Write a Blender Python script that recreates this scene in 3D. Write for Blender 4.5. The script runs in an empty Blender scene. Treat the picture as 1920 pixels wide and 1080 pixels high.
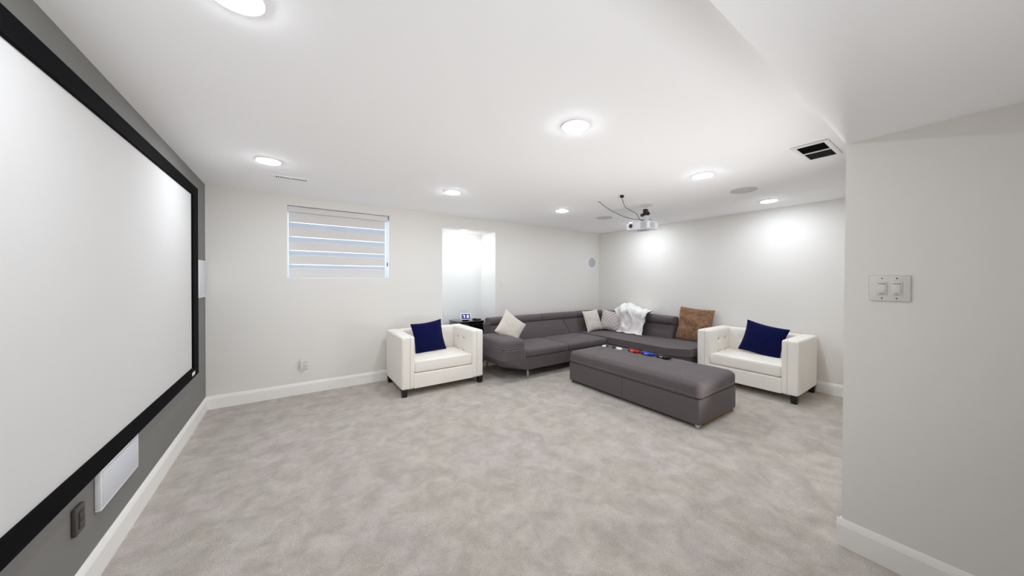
import bpy, bmesh, math, random
from mathutils import Vector, Matrix, noise
random.seed(7)
C = bpy.context.scene.collection
S = bpy.context.scene
PI = math.pi
# ------------------------------------------------------------------ camera, world, exposure
cam_d = bpy.data.cameras.new('camera'); cam = bpy.data.objects.new('camera', cam_d); C.objects.link(cam)
cam_d.sensor_width = 36; cam_d.lens = 598.4961 / 1920 * 36
cam_d.shift_y = -11.154 / 1920; cam_d.clip_start = 0.02; cam_d.clip_end = 60
yaw, pit, rol = 0.6022077, 0.0086365, 0.0038883
fw = Vector((math.sin(yaw)*math.cos(pit), math.cos(yaw)*math.cos(pit), -math.sin(pit)))
rt = Vector((math.cos(yaw), -math.sin(yaw), 0)); up = rt.cross(fw)
r2 = math.cos(rol)*rt + math.sin(rol)*up; u2 = -math.sin(rol)*rt + math.cos(rol)*up
cam.matrix_world = Matrix(((r2.x, u2.x, -fw.x, 0), (r2.y, u2.y, -fw.y, 0), (r2.z, u2.z, -fw.z, 1.4), (0, 0, 0, 1)))
S.camera = cam
wd = bpy.data.worlds.new('world'); S.world = wd; wd.use_nodes = True
wd.node_tree.nodes['Background'].inputs[0].default_value = (0.80, 0.90, 1.0, 1)
wd.node_tree.nodes['Background'].inputs[1].default_value = 1.3
S.view_settings.view_transform = 'Standard'; S.view_settings.look = 'None'; S.view_settings.gamma = 1
S.view_settings.use_curve_mapping = False
S.view_settings.exposure = 1.72
S.cycles.max_bounces = 16; S.cycles.diffuse_bounces = 14; S.cycles.glossy_bounces = 4; S.cycles.sample_clamp_indirect = 8
LAMP = 45.0            # emission of a ceiling downlight's lens
fl = bpy.data.lights.new('rear_fill', 'AREA'); fl.shape = 'RECTANGLE'; fl.size = 0.8; fl.size_y = 0.8; fl.energy = 4.4; fl.spread = math.radians(110); fl.color = (0.97, 0.985, 1.0)
flo = bpy.data.objects.new('rear_fill', fl); C.objects.link(flo)      # unseen fill light added behind the viewpoint to lift ceiling and near wall
flo.location = (0.0, -1.2, 0.5); flo.rotation_euler = (Vector((0.9, 2.0, 2.4))-flo.location).to_track_quat('-Z', 'Y').to_euler()
fl2 = bpy.data.lights.new('corner_fill', 'AREA'); fl2.shape = 'RECTANGLE'; fl2.size = 0.3; fl2.size_y = 0.2; fl2.energy = 5.2; fl2.color = (1.0, 0.99, 0.97); fl2.spread = math.radians(110)
flo2 = bpy.data.objects.new('corner_fill', fl2); C.objects.link(flo2)  # added fill light, out of view round the near wall, brightens the main ceiling
flo2.location = (3.4, 0.46, 0.2); flo2.rotation_euler = (Vector((1.4, 2.3, 2.6))-flo2.location).to_track_quat('-Z', 'Y').to_euler()
# ------------------------------------------------------------------ room dimensions (metres)
XL, XR, YB, XP, YP, H, HB = -0.762, 5.458, 4.624, 2.399, 0.394, 2.39, 2.116
YN = -3.2              # far end of the room behind the camera
BBH = 0.14

# ------------------------------------------------------------------ materials
def lin(c):
    return tuple((v/255/12.92 if v/255 <= 0.04045 else ((v/255+0.055)/1.055)**2.4) for v in c) + (1,)
def mat(name, rgb, rough=0.6, metal=0.0, var=0.0, vscale=6.0, bump=0.0, bscale=60.0, weave=0.0, wscale=400.0, spec=0.5, sheen=0.0, emit=None, estr=0.0, coat=0.0):
    m = bpy.data.materials.new(name); m.use_nodes = True
    nt = m.node_tree; N = nt.nodes; Lk = nt.links; b = N['Principled BSDF']
    col = lin(rgb)
    b.inputs['Base Color'].default_value = col
    b.inputs['Roughness'].default_value = rough; b.inputs['Metallic'].default_value = metal
    b.inputs['Specular IOR Level'].default_value = spec
    if sheen: b.inputs['Sheen Weight'].default_value = sheen; b.inputs['Sheen Roughness'].default_value = 0.5
    if coat: b.inputs['Coat Weight'].default_value = coat; b.inputs['Coat Roughness'].default_value = 0.08
    if emit: b.inputs['Emission Color'].default_value = lin(emit); b.inputs['Emission Strength'].default_value = estr
    tc = N.new('ShaderNodeTexCoord')
    n = N.new('ShaderNodeTexNoise'); n.inputs['Scale'].default_value = vscale; n.inputs['Detail'].default_value = 4
    Lk.new(tc.outputs['Object'], n.inputs['Vector'])
    mx = N.new('ShaderNodeMix'); mx.data_type = 'RGBA'
    k = max(var, 0.012)
    mx.inputs['A'].default_value = tuple(min(1, c*(1-k)) for c in col[:3]) + (1,)
    mx.inputs['B'].default_value = tuple(min(1, c*(1+k)) for c in col[:3]) + (1,)
    Lk.new(n.outputs['Fac'], mx.inputs['Factor']); Lk.new(mx.outputs['Result'], b.inputs['Base Color'])
    if bump or weave:
        bp = N.new('ShaderNodeBump'); bp.inputs['Strength'].default_value = max(bump, weave); bp.inputs['Distance'].default_value = 0.004
        n2 = N.new('ShaderNodeTexNoise'); n2.inputs['Scale'].default_value = bscale if bump else wscale; n2.inputs['Detail'].default_value = 3
        Lk.new(tc.outputs['Object'], n2.inputs['Vector'])
        Lk.new(n2.outputs['Fac'], bp.inputs['Height']); Lk.new(bp.outputs['Normal'], b.inputs['Normal'])
    return m
M = {}
M['wall'] = mat('wall_paint', (229, 226, 221), 0.75, var=0.01, vscale=1.2, bump=0.04, bscale=180, spec=0.25)
M['ceil'] = mat('ceiling_paint', (250, 250, 251), 0.85, var=0.008, vscale=1, spec=0.2)
M['dark_wall'] = mat('grey_accent_paint', (126, 124, 121), 0.6, var=0.015, vscale=1.2, bump=0.04, bscale=180, spec=0.3)
M['trim'] = mat('trim_white', (242, 240, 236), 0.4, spec=0.4)
M['white_gloss'] = mat('white_plastic', (236, 236, 238), 0.35)
M['grille'] = mat('speaker_grille', (214, 216, 222), 0.55, bump=0.25, bscale=900)
M['grille_grey'] = mat('round_speaker_grille', (178, 184, 190), 0.6, bump=0.2, bscale=900)
M['grille_ceil'] = mat('ceiling_speaker_grille', (206, 207, 207), 0.7, bump=0.2, bscale=900)
M['plate'] = mat('cover_plate', (218, 214, 209), 0.4)
M['slot'] = mat('slot_dark', (62, 58, 56), 0.7)
M['velvet'] = mat('black_velvet', (9, 9, 11), 0.85, spec=0.08)
M['screen'] = mat('screen_fabric', (214, 212, 210), 0.8, var=0.01, vscale=1.0, spec=0.1)
M['cream'] = mat('cream_upholstery', (240, 235, 227), 0.8, var=0.03, vscale=9, weave=0.18, wscale=700, sheen=0.15, spec=0.25)
M['cream_dark'] = mat('cream_seam', (172, 164, 153), 0.9)
M['sofa'] = mat('grey_sofa_fabric', (95, 86, 88), 0.85, var=0.10, vscale=14, weave=0.25, wscale=500, sheen=0.12, spec=0.2)
M['sofa_lt'] = mat('grey_ottoman_fabric', (97, 89, 90), 0.85, var=0.14, vscale=30, weave=0.3, wscale=450, sheen=0.12, spec=0.2)
M['sofa_seam'] = mat('grey_piping', (140, 131, 131), 0.8)
M['sofa_dark'] = mat('dark_grey_seam', (52, 47, 48), 0.9)  # dark grey for seam and piping lines on sofa and ottoman
M['navy'] = mat('navy_cushion_fabric', (6, 11, 60), 0.9, var=0.10, vscale=12, weave=0.2, wscale=500, sheen=0.05, spec=0.12)
M['ivory'] = mat('ivory_cushion_fabric', (212, 204, 194), 0.9, var=0.04, vscale=20, weave=0.3, wscale=300, sheen=0.2)
M['throw'] = mat('white_throw_fabric', (238, 236, 233), 0.95, var=0.03, vscale=18, weave=0.5, wscale=160, sheen=0.3)
M['wood_dark'] = mat('espresso_wood', (24, 17, 16), 0.35, var=0.2, vscale=20)
M['chrome'] = mat('brushed_chrome', (205, 202, 196), 0.25, metal=1.0)
M['gold_wood'] = mat('tan_base_board', (118, 92, 44), 0.5, var=0.15, vscale=20)
M['black'] = mat('black_plastic', (16, 16, 18), 0.35)
M['black_gloss'] = mat('black_lacquer', (10, 10, 12), 0.12, coat=0.6)
M['black_cable'] = mat('black_cable', (22, 20, 20), 0.5)
M['red'] = mat('red_plastic', (205, 30, 14), 0.3)
M['blue'] = mat('blue_plastic', (22, 70, 200), 0.3)
M['bracket'] = mat('white_bracket', (214, 214, 216), 0.4)
M['bracket_dim'] = mat('worn_metal', (128, 124, 120), 0.5)
M['proj'] = mat('projector_shell', (228, 228, 232), 0.35)
M['proj_grey'] = mat('projector_vent_grey', (172, 172, 178), 0.5)
M['glass_lens'] = mat('lens_glass', (6, 6, 9), 0.05, coat=1.0)
M['duct'] = mat('duct_black', (14, 13, 14), 0.8)
M['bronze'] = mat('dark_grey_cover', (72, 67, 62), 0.45)
M['led'] = mat('lamp_lens', (255, 255, 255), 0.4, emit=(238, 246, 255), estr=LAMP)
M['led_small'] = mat('niche_lamp_lens', (255, 255, 255), 0.4, emit=(248, 252, 255), estr=58)
M['screen_navy'] = mat('display_navy', (18, 22, 66), 0.2, emit=(20, 26, 80), estr=0.6)
M['digits'] = mat('display_digits', (235, 235, 245), 0.3, emit=(240, 240, 255), estr=0.9)
M['niche'] = mat('niche_paint', (242, 243, 242), 0.7, var=0.008, vscale=1.5)
M['frame_white'] = mat('window_vinyl', (236, 240, 246), 0.4)

def carpet_mat():
    m = bpy.data.materials.new('mottled_carpet'); m.use_nodes = True
    nt = m.node_tree; N = nt.nodes; Lk = nt.links; b = N['Principled BSDF']
    b.inputs['Roughness'].default_value = 0.95; b.inputs['Specular IOR Level'].default_value = 0.1
    b.inputs['Sheen Weight'].default_value = 0.2
    tc = N.new('ShaderNodeTexCoord')
    def nz(sc, det, dist=0.0, rough=0.55):
        n = N.new('ShaderNodeTexNoise'); n.inputs['Scale'].default_value = sc; n.inputs['Detail'].default_value = det
        n.inputs['Distortion'].default_value = dist; n.inputs['Roughness'].default_value = rough
        Lk.new(tc.outputs['Object'], n.inputs['Vector']); return n.outputs['Fac']
    def ramp(v, p0, p1, c0, c1):
        r = N.new('ShaderNodeValToRGB'); r.color_ramp.elements[0].position = p0; r.color_ramp.elements[1].position = p1
        r.color_ramp.elements[0].color = c0; r.color_ramp.elements[1].color = c1
        Lk.new(v, r.inputs[0]); return r.outputs[0]
    def mul(a, c, f=1.0):
        x = N.new('ShaderNodeMix'); x.data_type = 'RGBA'; x.blend_type = 'MULTIPLY'; x.inputs['Factor'].default_value = f
        Lk.new(a, x.inputs['A']); Lk.new(c, x.inputs['B']); return x.outputs['Result']
    base = ramp(nz(6.0, 6, 0.5, 0.62), 0.38, 0.64, lin((186, 177, 168)), lin((208, 200, 192)))
    g = lambda v: (v, v, v, 1)
    mid = ramp(nz(14, 4, 0.7), 0.34, 0.64, g(0.90), g(1.0))
    tint = ramp(nz(1.7, 3, 0.4), 0.4, 0.6, (1.0, 0.975, 0.99, 1), (0.985, 0.985, 0.955, 1))
    fine = ramp(nz(150, 3, 0, 0.7), 0.32, 0.62, g(0.70), g(1.03))
    c = mul(mul(mul(base, mid), tint), fine)
    Lk.new(c, b.inputs['Base Color'])
    bp = N.new('ShaderNodeBump'); bp.inputs['Strength'].default_value = 0.55; bp.inputs['Distance'].default_value = 0.006
    Lk.new(nz(170, 3, 0, 0.7), bp.inputs['Height'])
    bp2 = N.new('ShaderNodeBump'); bp2.inputs['Strength'].default_value = 0.25; bp2.inputs['Distance'].default_value = 0.03
    Lk.new(nz(9, 3, 1.0), bp2.inputs['Height']); Lk.new(bp.outputs['Normal'], bp2.inputs['Normal'])
    Lk.new(bp2.outputs['Normal'], b.inputs['Normal'])
    return m
M['carpet'] = carpet_mat()

def fur_mat():
    m = mat('brown_fur', (128, 92, 68), 0.95, var=0.55, vscale=26, bump=0.9, bscale=120, sheen=0.25, spec=0.1)
    return m
M['fur'] = fur_mat()
M['fur_lt'] = mat('brown_fur_tips', (168, 132, 104), 0.9, var=0.45, vscale=22, sheen=0.3, spec=0.1)

def pattern_mat():   # ash grey cushion with a printed diamond line pattern (concentric diamonds)
    m = bpy.data.materials.new('diamond_print'); m.use_nodes = True
    nt = m.node_tree; N = nt.nodes; Lk = nt.links; b = N['Principled BSDF']; b.inputs['Roughness'].default_value = 0.9
    tc = N.new('ShaderNodeTexCoord'); sp = N.new('ShaderNodeSeparateXYZ'); Lk.new(tc.outputs['Object'], sp.inputs[0])
    def mt(op, a, c=None, v=None):
        x = N.new('ShaderNodeMath'); x.operation = op; Lk.new(a, x.inputs[0])
        if c is not None: Lk.new(c, x.inputs[1])
        if v is not None: x.inputs[1].default_value = v
        return x.outputs[0]
    ax = mt('ABSOLUTE', mt('ADD', sp.outputs[0], v=-0.06)); az = mt('ABSOLUTE', mt('ADD', sp.outputs[2], v=-0.02))
    d = mt('ADD', mt('MULTIPLY', ax, v=1.0), az)
    w = mt('FRACT', mt('MULTIPLY', d, v=14.0)); ln = mt('LESS_THAN', w, v=0.17)
    mx = N.new('ShaderNodeMix'); mx.data_type = 'RGBA'; Lk.new(ln, mx.inputs['Factor'])
    mx.inputs['A'].default_value = lin((200, 191, 186)); mx.inputs['B'].default_value = lin((142, 131, 127))
    Lk.new(mx.outputs['Result'], b.inputs['Base Color'])
    return m
M['pattern'] = pattern_mat()

def sheer_mat(name, k):
    m = bpy.data.materials.new(name); m.use_nodes = True
    nt = m.node_tree; N = nt.nodes; Lk = nt.links; b = N['Principled BSDF']
    b.inputs['Base Color'].default_value = lin((206, 212, 222)); b.inputs['Roughness'].default_value = 0.9
    tr = N.new('ShaderNodeBsdfTranslucent'); tr.inputs[0].default_value = (0.86, 0.90, 0.97, 1)
    mx = N.new('ShaderNodeMixShader'); mx.inputs[0].default_value = k
    Lk.new(b.outputs[0], mx.inputs[1]); Lk.new(tr.outputs[0], mx.inputs[2]); Lk.new(mx.outputs[0], N['Material Output'].inputs[0])
    return m
M['sheer'] = sheer_mat('blind_sheer_band', 0.16); M['sheer_single'] = sheer_mat('blind_single_layer', 0.75)
M['opaque_band'] = mat('blind_opaque_band', (222, 219, 216), 0.9, var=0.02)
def glass_mat():
    m = bpy.data.materials.new('window_glass'); m.use_nodes = True
    nt = m.node_tree; N = nt.nodes; Lk = nt.links
    g = N.new('ShaderNodeBsdfTransparent'); gl = N.new('ShaderNodeBsdfGlossy'); gl.inputs['Roughness'].default_value = 0.02
    mx = N.new('ShaderNodeMixShader'); mx.inputs[0].default_value = 0.06
    Lk.new(g.outputs[0], mx.inputs[1]); Lk.new(gl.outputs[0], mx.inputs[2]); Lk.new(mx.outputs[0], N['Material Output'].inputs[0])
    return m
M['glass'] = glass_mat()

# ------------------------------------------------------------------ helpers
def obj(name, bm, m, parent=None, smooth=True, angle=0.7):
    me = bpy.data.meshes.new(name); bmesh.ops.recalc_face_normals(bm, faces=bm.faces)
    bm.to_mesh(me); bm.free()
    if smooth:
        me.polygons.foreach_set('use_smooth', [True]*len(me.polygons))
        try: me.set_sharp_from_angle(angle=angle)
        except Exception: pass
    me.materials.append(M[m] if isinstance(m, str) else m)
    o = bpy.data.objects.new(name, me); C.objects.link(o)
    if parent: o.parent = parent
    return o
def thing(name, label, cat, loc=(0, 0, 0), rz=0, group=None):
    o = bpy.data.objects.new(name, None); C.objects.link(o); o.location = loc; o.rotation_euler = (0, 0, rz)
    o.empty_display_size = 0.05
    return tag(o, label, cat, group)
def tag(o, label, cat, group=None):
    o['label'] = label; o['category'] = cat
    if group: o['group'] = group
    return o
def struct(o, label=None):
    o['kind'] = 'structure'
    if label: o['label'] = label
    return o
def box(bm, x0, x1, y0, y1, z0, z1, bev=0.0, seg=2, mtx=None):
    r = bmesh.ops.create_cube(bm, size=1.0)
    vs = r['verts']
    for v in vs:
        v.co = Vector((x0 + (v.co.x+.5)*(x1-x0), y0 + (v.co.y+.5)*(y1-y0), z0 + (v.co.z+.5)*(z1-z0)))
    if bev > 0:
        es = list({e for v in vs for e in v.link_edges})
        q = bmesh.ops.bevel(bm, geom=es, offset=bev, segments=seg, affect='EDGES', profile=0.5)
        vs = list({v for f in q['faces'] for v in f.verts} | {v for v in vs if v.is_valid})
    if mtx is not None:
        for v in vs: v.co = mtx @ v.co
    return bm
def B(*a, **k):
    return box(bmesh.new(), *a, **k)
def quad(bm, *pts):
    bm.faces.new([bm.verts.new(p) for p in pts])
def cyl(bm, p0, p1, r0, r1=None, seg=20, caps=True):
    r1 = r0 if r1 is None else r1
    p0, p1 = Vector(p0), Vector(p1); d = (p1-p0).normalized()
    a = d.orthogonal().normalized(); b = d.cross(a)
    A = [bm.verts.new(p0 + (a*math.cos(t)+b*math.sin(t))*r0) for t in [2*PI*i/seg for i in range(seg)]]
    D = [bm.verts.new(p1 + (a*math.cos(t)+b*math.sin(t))*r1) for t in [2*PI*i/seg for i in range(seg)]]
    for i in range(seg): bm.faces.new((A[i], A[(i+1) % seg], D[(i+1) % seg], D[i]))
    if caps: bm.faces.new(A[::-1]); bm.faces.new(D)
    return bm
def lathe(bm, prof, seg=32, c=(0, 0, 0)):
    rings = []
    for r, z in prof:
        rings.append([bm.verts.new((c[0]+r*math.cos(2*PI*i/seg), c[1]+r*math.sin(2*PI*i/seg), c[2]+z)) for i in range(seg)])
    for a, b in zip(rings, rings[1:]):
        for i in range(seg): bm.faces.new((a[i], a[(i+1) % seg], b[(i+1) % seg], b[i]))
    bm.faces.new(rings[0][::-1]); bm.faces.new(rings[-1]); return bm
def smooth_path(pts, n=8):
    P = [Vector(p) for p in pts]; P = [P[0]*2-P[1]] + P + [P[-1]*2-P[-2]]; out = []
    for i in range(1, len(P)-2):
        for k in range(n):
            t = k/n; a, b, c, d = P[i-1], P[i], P[i+1], P[i+2]
            out.append(0.5*((2*b)+(c-a)*t+(2*a-5*b+4*c-d)*t*t+(3*b-a-3*c+d)*t**3))
    out.append(P[-2]); return out
def tube(bm, pts, r, seg=8, closed=False):
    pts = [Vector(p) for p in pts]; rings = []; nrm = None; n = len(pts)
    for i, p in enumerate(pts):
        d = (pts[(i+1) % n]-pts[i-1]) if closed else (pts[min(i+1, n-1)]-pts[max(i-1, 0)])
        d.normalize()
        nrm = d.orthogonal() if nrm is None else nrm - d*nrm.dot(d)
        nrm.normalize(); b = d.cross(nrm)
        rings.append([bm.verts.new(p+(nrm*math.cos(2*PI*k/seg)+b*math.sin(2*PI*k/seg))*r) for k in range(seg)])
    for i in range(n if closed else n-1):
        a, b = rings[i], rings[(i+1) % n]
        for k in range(seg): bm.faces.new((a[k], a[(k+1) % seg], b[(k+1) % seg], b[k]))
    if not closed: bm.faces.new(rings[0][::-1]); bm.faces.new(rings[-1])
    return bm
def prism(bm, bot, top, z0, z1):
    a = [bm.verts.new((x, y, z0)) for x, y in bot]; b = [bm.verts.new((x, y, z1)) for x, y in top]; n = len(a)
    for i in range(n): bm.faces.new((a[i], a[(i+1) % n], b[(i+1) % n], b[i]))
    bm.faces.new(a[::-1]); bm.faces.new(b); return bm
def bev_all(bm, off, seg=3, ang=0.5):
    es = [e for e in bm.edges if len(e.link_faces) == 2 and e.calc_face_angle(0) > ang]
    bmesh.ops.bevel(bm, geom=es, offset=off, segments=seg, affect='EDGES', profile=0.5, clamp_overlap=True); return bm
def axis_pts(h, r, step, k=3):
    o = [r*math.tan(PI/4*i/k) for i in range(1, k+1)]
    n = max(1, round(2*(h-r)/step))
    inner = [-(h-r)+2*(h-r)*i/n for i in range(n+1)]
    return [-(h-r)-v for v in reversed(o)] + inner + [(h-r)+v for v in o]
def soft(cx, cy, cz, hx, hy, hz, r, step=0.05, fn=None, mtx=None, k=3):
    """rounded upholstered block; fn(p, n, (u,v,w)) returns a displacement"""
    bm = bmesh.new(); h = (hx, hy, hz); r = min(r, hx*.98, hy*.98, hz*.98)
    ax = [axis_pts(h[i], r, step, k) for i in range(3)]; cache = {}
    def V(p):
        key = tuple(round(c, 6) for c in p)
        if key not in cache:
            core = Vector([max(-(h[i]-r), min(h[i]-r, p[i])) for i in range(3)])
            d = Vector(p)-core; n = d.normalized(); q = core+n*r
            if fn: q = q + Vector(fn(q, n, (q.x/hx, q.y/hy, q.z/hz)))
            cache[key] = bm.verts.new(q)
        return cache[key]
    for a in range(3):
        b, c = (a+1) % 3, (a+2) % 3
        for s in (-1, 1):
            for i in range(len(ax[b])-1):
                for j in range(len(ax[c])-1):
                    q = []
                    for (ii, jj) in ((i, j), (i+1, j), (i+1, j+1), (i, j+1)):
                        p = [0, 0, 0]; p[a] = s*h[a]; p[b] = ax[b][ii]; p[c] = ax[c][jj]; q.append(V(p))
                    if len(set(q)) == 4:
                        try: bm.faces.new(q if s > 0 else q[::-1])
                        except ValueError: pass
    T = Matrix.Translation((cx, cy, cz)) @ (mtx if mtx else Matrix.Identity(4))
    for v in bm.verts: v.co = T @ v.co
    return bm
def nz(p, s=1.0, seed=0.0):
    return noise.noise(Vector((p[0]*s+seed, p[1]*s-seed, p[2]*s+seed*.7)))
def pillow(w, h, t, seed=0, n=26, wr=0.008, pinch=0.10):
    """knife-edge scatter cushion in the local XZ plane, centre at origin"""
    bm = bmesh.new(); grid = {}
    for s in (1, -1):
        for i in range(n+1):
            for j in range(n+1):
                u, v = -1+2*i/n, -1+2*j/n
                edge = i in (0, n) or j in (0, n)
                if edge and s < 0: grid[(s, i, j)] = grid[(1, i, j)]; continue
                px = u*w/2*(1-pinch*(1-abs(u)**2*0+0)*(1-v*v)*abs(u)**3*0.9)
                pz = v*h/2*(1-pinch*(1-u*u)*abs(v)**3*0.9)
                th = t/2*((1-abs(u)**2.4)*(1-abs(v)**2.4))**0.55
                dz = wr*nz((u*1.6, v*1.6, s*3), 1.6, seed)*(1-abs(u*v)) + wr*.5*nz((u*4, v*4, s), 1.5, seed+5)
                grid[(s, i, j)] = bm.verts.new((px, s*th + dz*(0.3 if edge else 1), pz))
    for s in (1, -1):
        for i in range(n):
            for j in range(n):
                q = [grid[(s, i, j)], grid[(s, i+1, j)], grid[(s, i+1, j+1)], grid[(s, i, j+1)]]
                bm.faces.new(q if s > 0 else q[::-1])
    return bm
def place(o, loc, rot):   # rot = Euler XYZ
    o.location = loc; o.rotation_euler = rot; return o

# ------------------------------------------------------------------ setting
bm = bmesh.new(); quad(bm, (XL-.1, YN, 0), (XR+.1, YN, 0), (XR+.1, YB+.6, 0), (XL-.1, YB+.6, 0))
struct(obj('floor', bm, 'carpet', smooth=False), 'mottled beige and grey cut pile carpet')
bm = bmesh.new(); box(bm, XL-.1, XR+.1, YP, YB+.1, H, H+.1)
struct(obj('ceiling', bm, 'ceil', smooth=False), 'flat white painted ceiling')
bm = bmesh.new(); box(bm, XL-.1, XR+.1, YN, YP, HB, H+.1)
struct(obj('ceiling_bulkhead', bm, 'ceil', smooth=False), 'lower white dropped ceiling beside the near right wall')
struct(obj('wall_left', B(XL-.1, XL, YN, YB+.1, 0, H), 'dark_wall', smooth=False), 'mid grey accent wall behind the screen')
WX0, WX1, WZ0, WZ1 = -.054, 1.113, 1.403, 2.277
NX0, NX1, NZ1, NY = 1.884, 2.837, 2.20, 5.125
bm = bmesh.new()
for (x0, x1, z0, z1) in ((XL, WX0, 0, H), (WX0, WX1, 0, WZ0), (WX0, WX1, WZ1, H), (WX1, NX0, 0, H), (NX0, NX1, NZ1, H), (NX1, XR+.1, 0, H)):
    box(bm, x0, x1, YB, YB+.2, z0, z1)
struct(obj('wall_back', bm, 'wall', smooth=False), 'pale greige back wall with window and niche')
bm = bmesh.new()
box(bm, NX0-.05, NX0, YB+.2, NY+.05, 0, NZ1+.05); box(bm, NX1, NX1+.05, YB+.2, NY+.05, 0, NZ1+.05)
box(bm, NX0, NX1, NY, NY+.05, 0, NZ1+.05); box(bm, NX0, NX1, YB+.2, NY, NZ1, NZ1+.05)
for sx, s in ((NX0, 1), (NX1, -1)): box(bm, min(sx, sx+s*.003), max(sx, sx+s*.003), YB+.001, YB+.2, 0, NZ1)
struct(obj('wall_niche', bm, 'niche', smooth=False), 'bright white recess lit by its own small downlight')
struct(obj('wall_right', B(XR, XR+.1, YP-.1, YB+.1, 0, H), 'wall', smooth=False), 'pale greige wall behind the sofa')
bm = bmesh.new()
box(bm, XP, XP+.13, YN, YP, 0, HB, ); box(bm, XP+.13, XR+.1, YP-.12, YP, 0, H)
struct(obj('wall_near', bm, 'wall', smooth=False), 'pale greige near wall ending in an outside corner')
struct(obj('wall_rear', B(XL, XP, YN-.1, YN, 0, HB), 'wall', smooth=False), 'wall behind the viewpoint')
def baseboard(name, p0, p1, nrm, label):
    """profiled skirting from p0 to p1 on the wall face, nrm points into the room"""
    prof = [(0, 0), (.016, 0), (.016, .108), (.013, .118), (.011, .124), (.006, .136), (.004, .14), (0, .14)]
    bm = bmesh.new(); p0, p1, n = Vector(p0+(0,)), Vector(p1+(0,)), Vector(nrm+(0,))
    A = [bm.verts.new(p0+n*a+Vector((0, 0, z))) for a, z in prof]; D = [bm.verts.new(p1+n*a+Vector((0, 0, z))) for a, z in prof]
    for i in range(len(prof)): j = (i+1) % len(prof); bm.faces.new((A[i], A[j], D[j], D[i]))
    bm.faces.new(A[::-1]); bm.faces.new(D)
    return struct(obj(name, bm, 'trim', smooth=False), label)
baseboard('baseboard_left', (XL, YN), (XL, YB), (1, 0), 'white baseboard under the grey screen wall')
baseboard('baseboard_back', (XL, YB), (NX0, YB), (0, -1), 'white baseboard below the window')
baseboard('baseboard_back', (NX1, YB), (XR, YB), (0, -1), 'white baseboard behind the sofa')
baseboard('baseboard_right', (XR, YP), (XR, YB), (-1, 0), 'white baseboard behind the right armchair')
baseboard('baseboard_near', (XP, YN), (XP, YP+.016), (-1, 0), 'white baseboard wrapping the near wall corner')
baseboard('baseboard_end', (XP, YP), (XR, YP), (0, 1), 'white baseboard on the hidden face of the near wall')
# window: white reveal lining, vinyl frame, panes
win = thing('window_1', 'small high window set deep in the back wall', 'window', (0, YB, 0)); del win['category']; win['kind'] = 'structure'
def W(x0, x1, y0, y1, z0, z1, m, name, bev=0, parent=win):
    return obj(name, B(x0, x1, y0-YB, y1-YB, z0, z1, bev=bev), m, parent, smooth=False)
bm = bmesh.new(); t = .004
for a in ((WX0, WX0+t, YB+.001, YB+.2, WZ0, WZ1), (WX1-t, WX1, YB+.001, YB+.2, WZ0, WZ1), (WX0, WX1, YB+.001, YB+.2, WZ0, WZ0+t), (WX0, WX1, YB+.001, YB+.2, WZ1-t, WZ1)):
    box(bm, a[0], a[1], a[2]-YB, a[3]-YB, a[4], a[5])
obj('reveal', bm, 'frame_white', win, smooth=False)
bm = bmesh.new(); fy0, fy1 = .12, .19
for a in ((WX0+t, WX0+.05, WZ0+t, WZ1-t), (WX1-.05, WX1-t, WZ0+t, WZ1-t), (WX0+.05, WX1-.05, WZ0+t, WZ0+.05), (WX0+.05, WX1-.05, WZ1-.05, WZ1-t), (.505, .555, WZ0+.05, WZ1-.05)):
    box(bm, a[0], a[1], fy0, fy1, a[2], a[3], bev=.004)
obj('window_frame', bm, 'frame_white', win, smooth=False)
obj('pane', B(WX0+.05, .505, .15, .156, WZ0+.05, WZ1-.05), 'glass', win, smooth=False)
obj('pane', B(.555, WX1-.05, .15, .156, WZ0+.05, WZ1-.05), 'glass', win, smooth=False)
# ------------------------------------------------------------------ downlights
DL = [(-.165, 1.47, 'round recessed downlight nearest the projection screen, clipped by the top of the photo'),
      (-.165, 3.38, 'recessed downlight above the small linear grille near the window'),
      (1.50, 1.47, 'largest whole recessed downlight, in the middle of the ceiling'),
      (1.50, 3.38, 'recessed downlight in front of the lit wall niche'),
      (3.19, 1.47, 'recessed downlight between the projector and the square black vent'),
      (3.19, 3.38, 'smallest recessed downlight, left of the projector cables'),
      (4.88, 1.47, 'recessed downlight close to the right wall, beside the round ceiling speaker'),
      (4.88, 3.38, 'recessed downlight hidden behind the projector, over the sofa corner')]
def downlight(x, y, z, r, label, m='led'):
    o = thing('recessed_downlight', label, 'ceiling light', (x, y, z), group='recessed ceiling downlights')
    obj('trim_ring', lathe(bmesh.new(), [(r*1.10, 0), (r*1.10, -.004), (r*1.05, -.009), (r*1.0, -.007), (r*1.0, 0)], 40), 'white_gloss', o)
    obj('lens', lathe(bmesh.new(), [(r, -.003), (r*.99, -.011), (r*.8, -.015), (r*.4, -.017), (.002, -.0175)], 32), m, o)
    return o
for x, y, lb in DL: downlight(x, y, H, .081, lb)
downlight(2.36, 4.87, NZ1, .045, 'tiny downlight in the top of the white wall niche', 'led_small')
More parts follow.
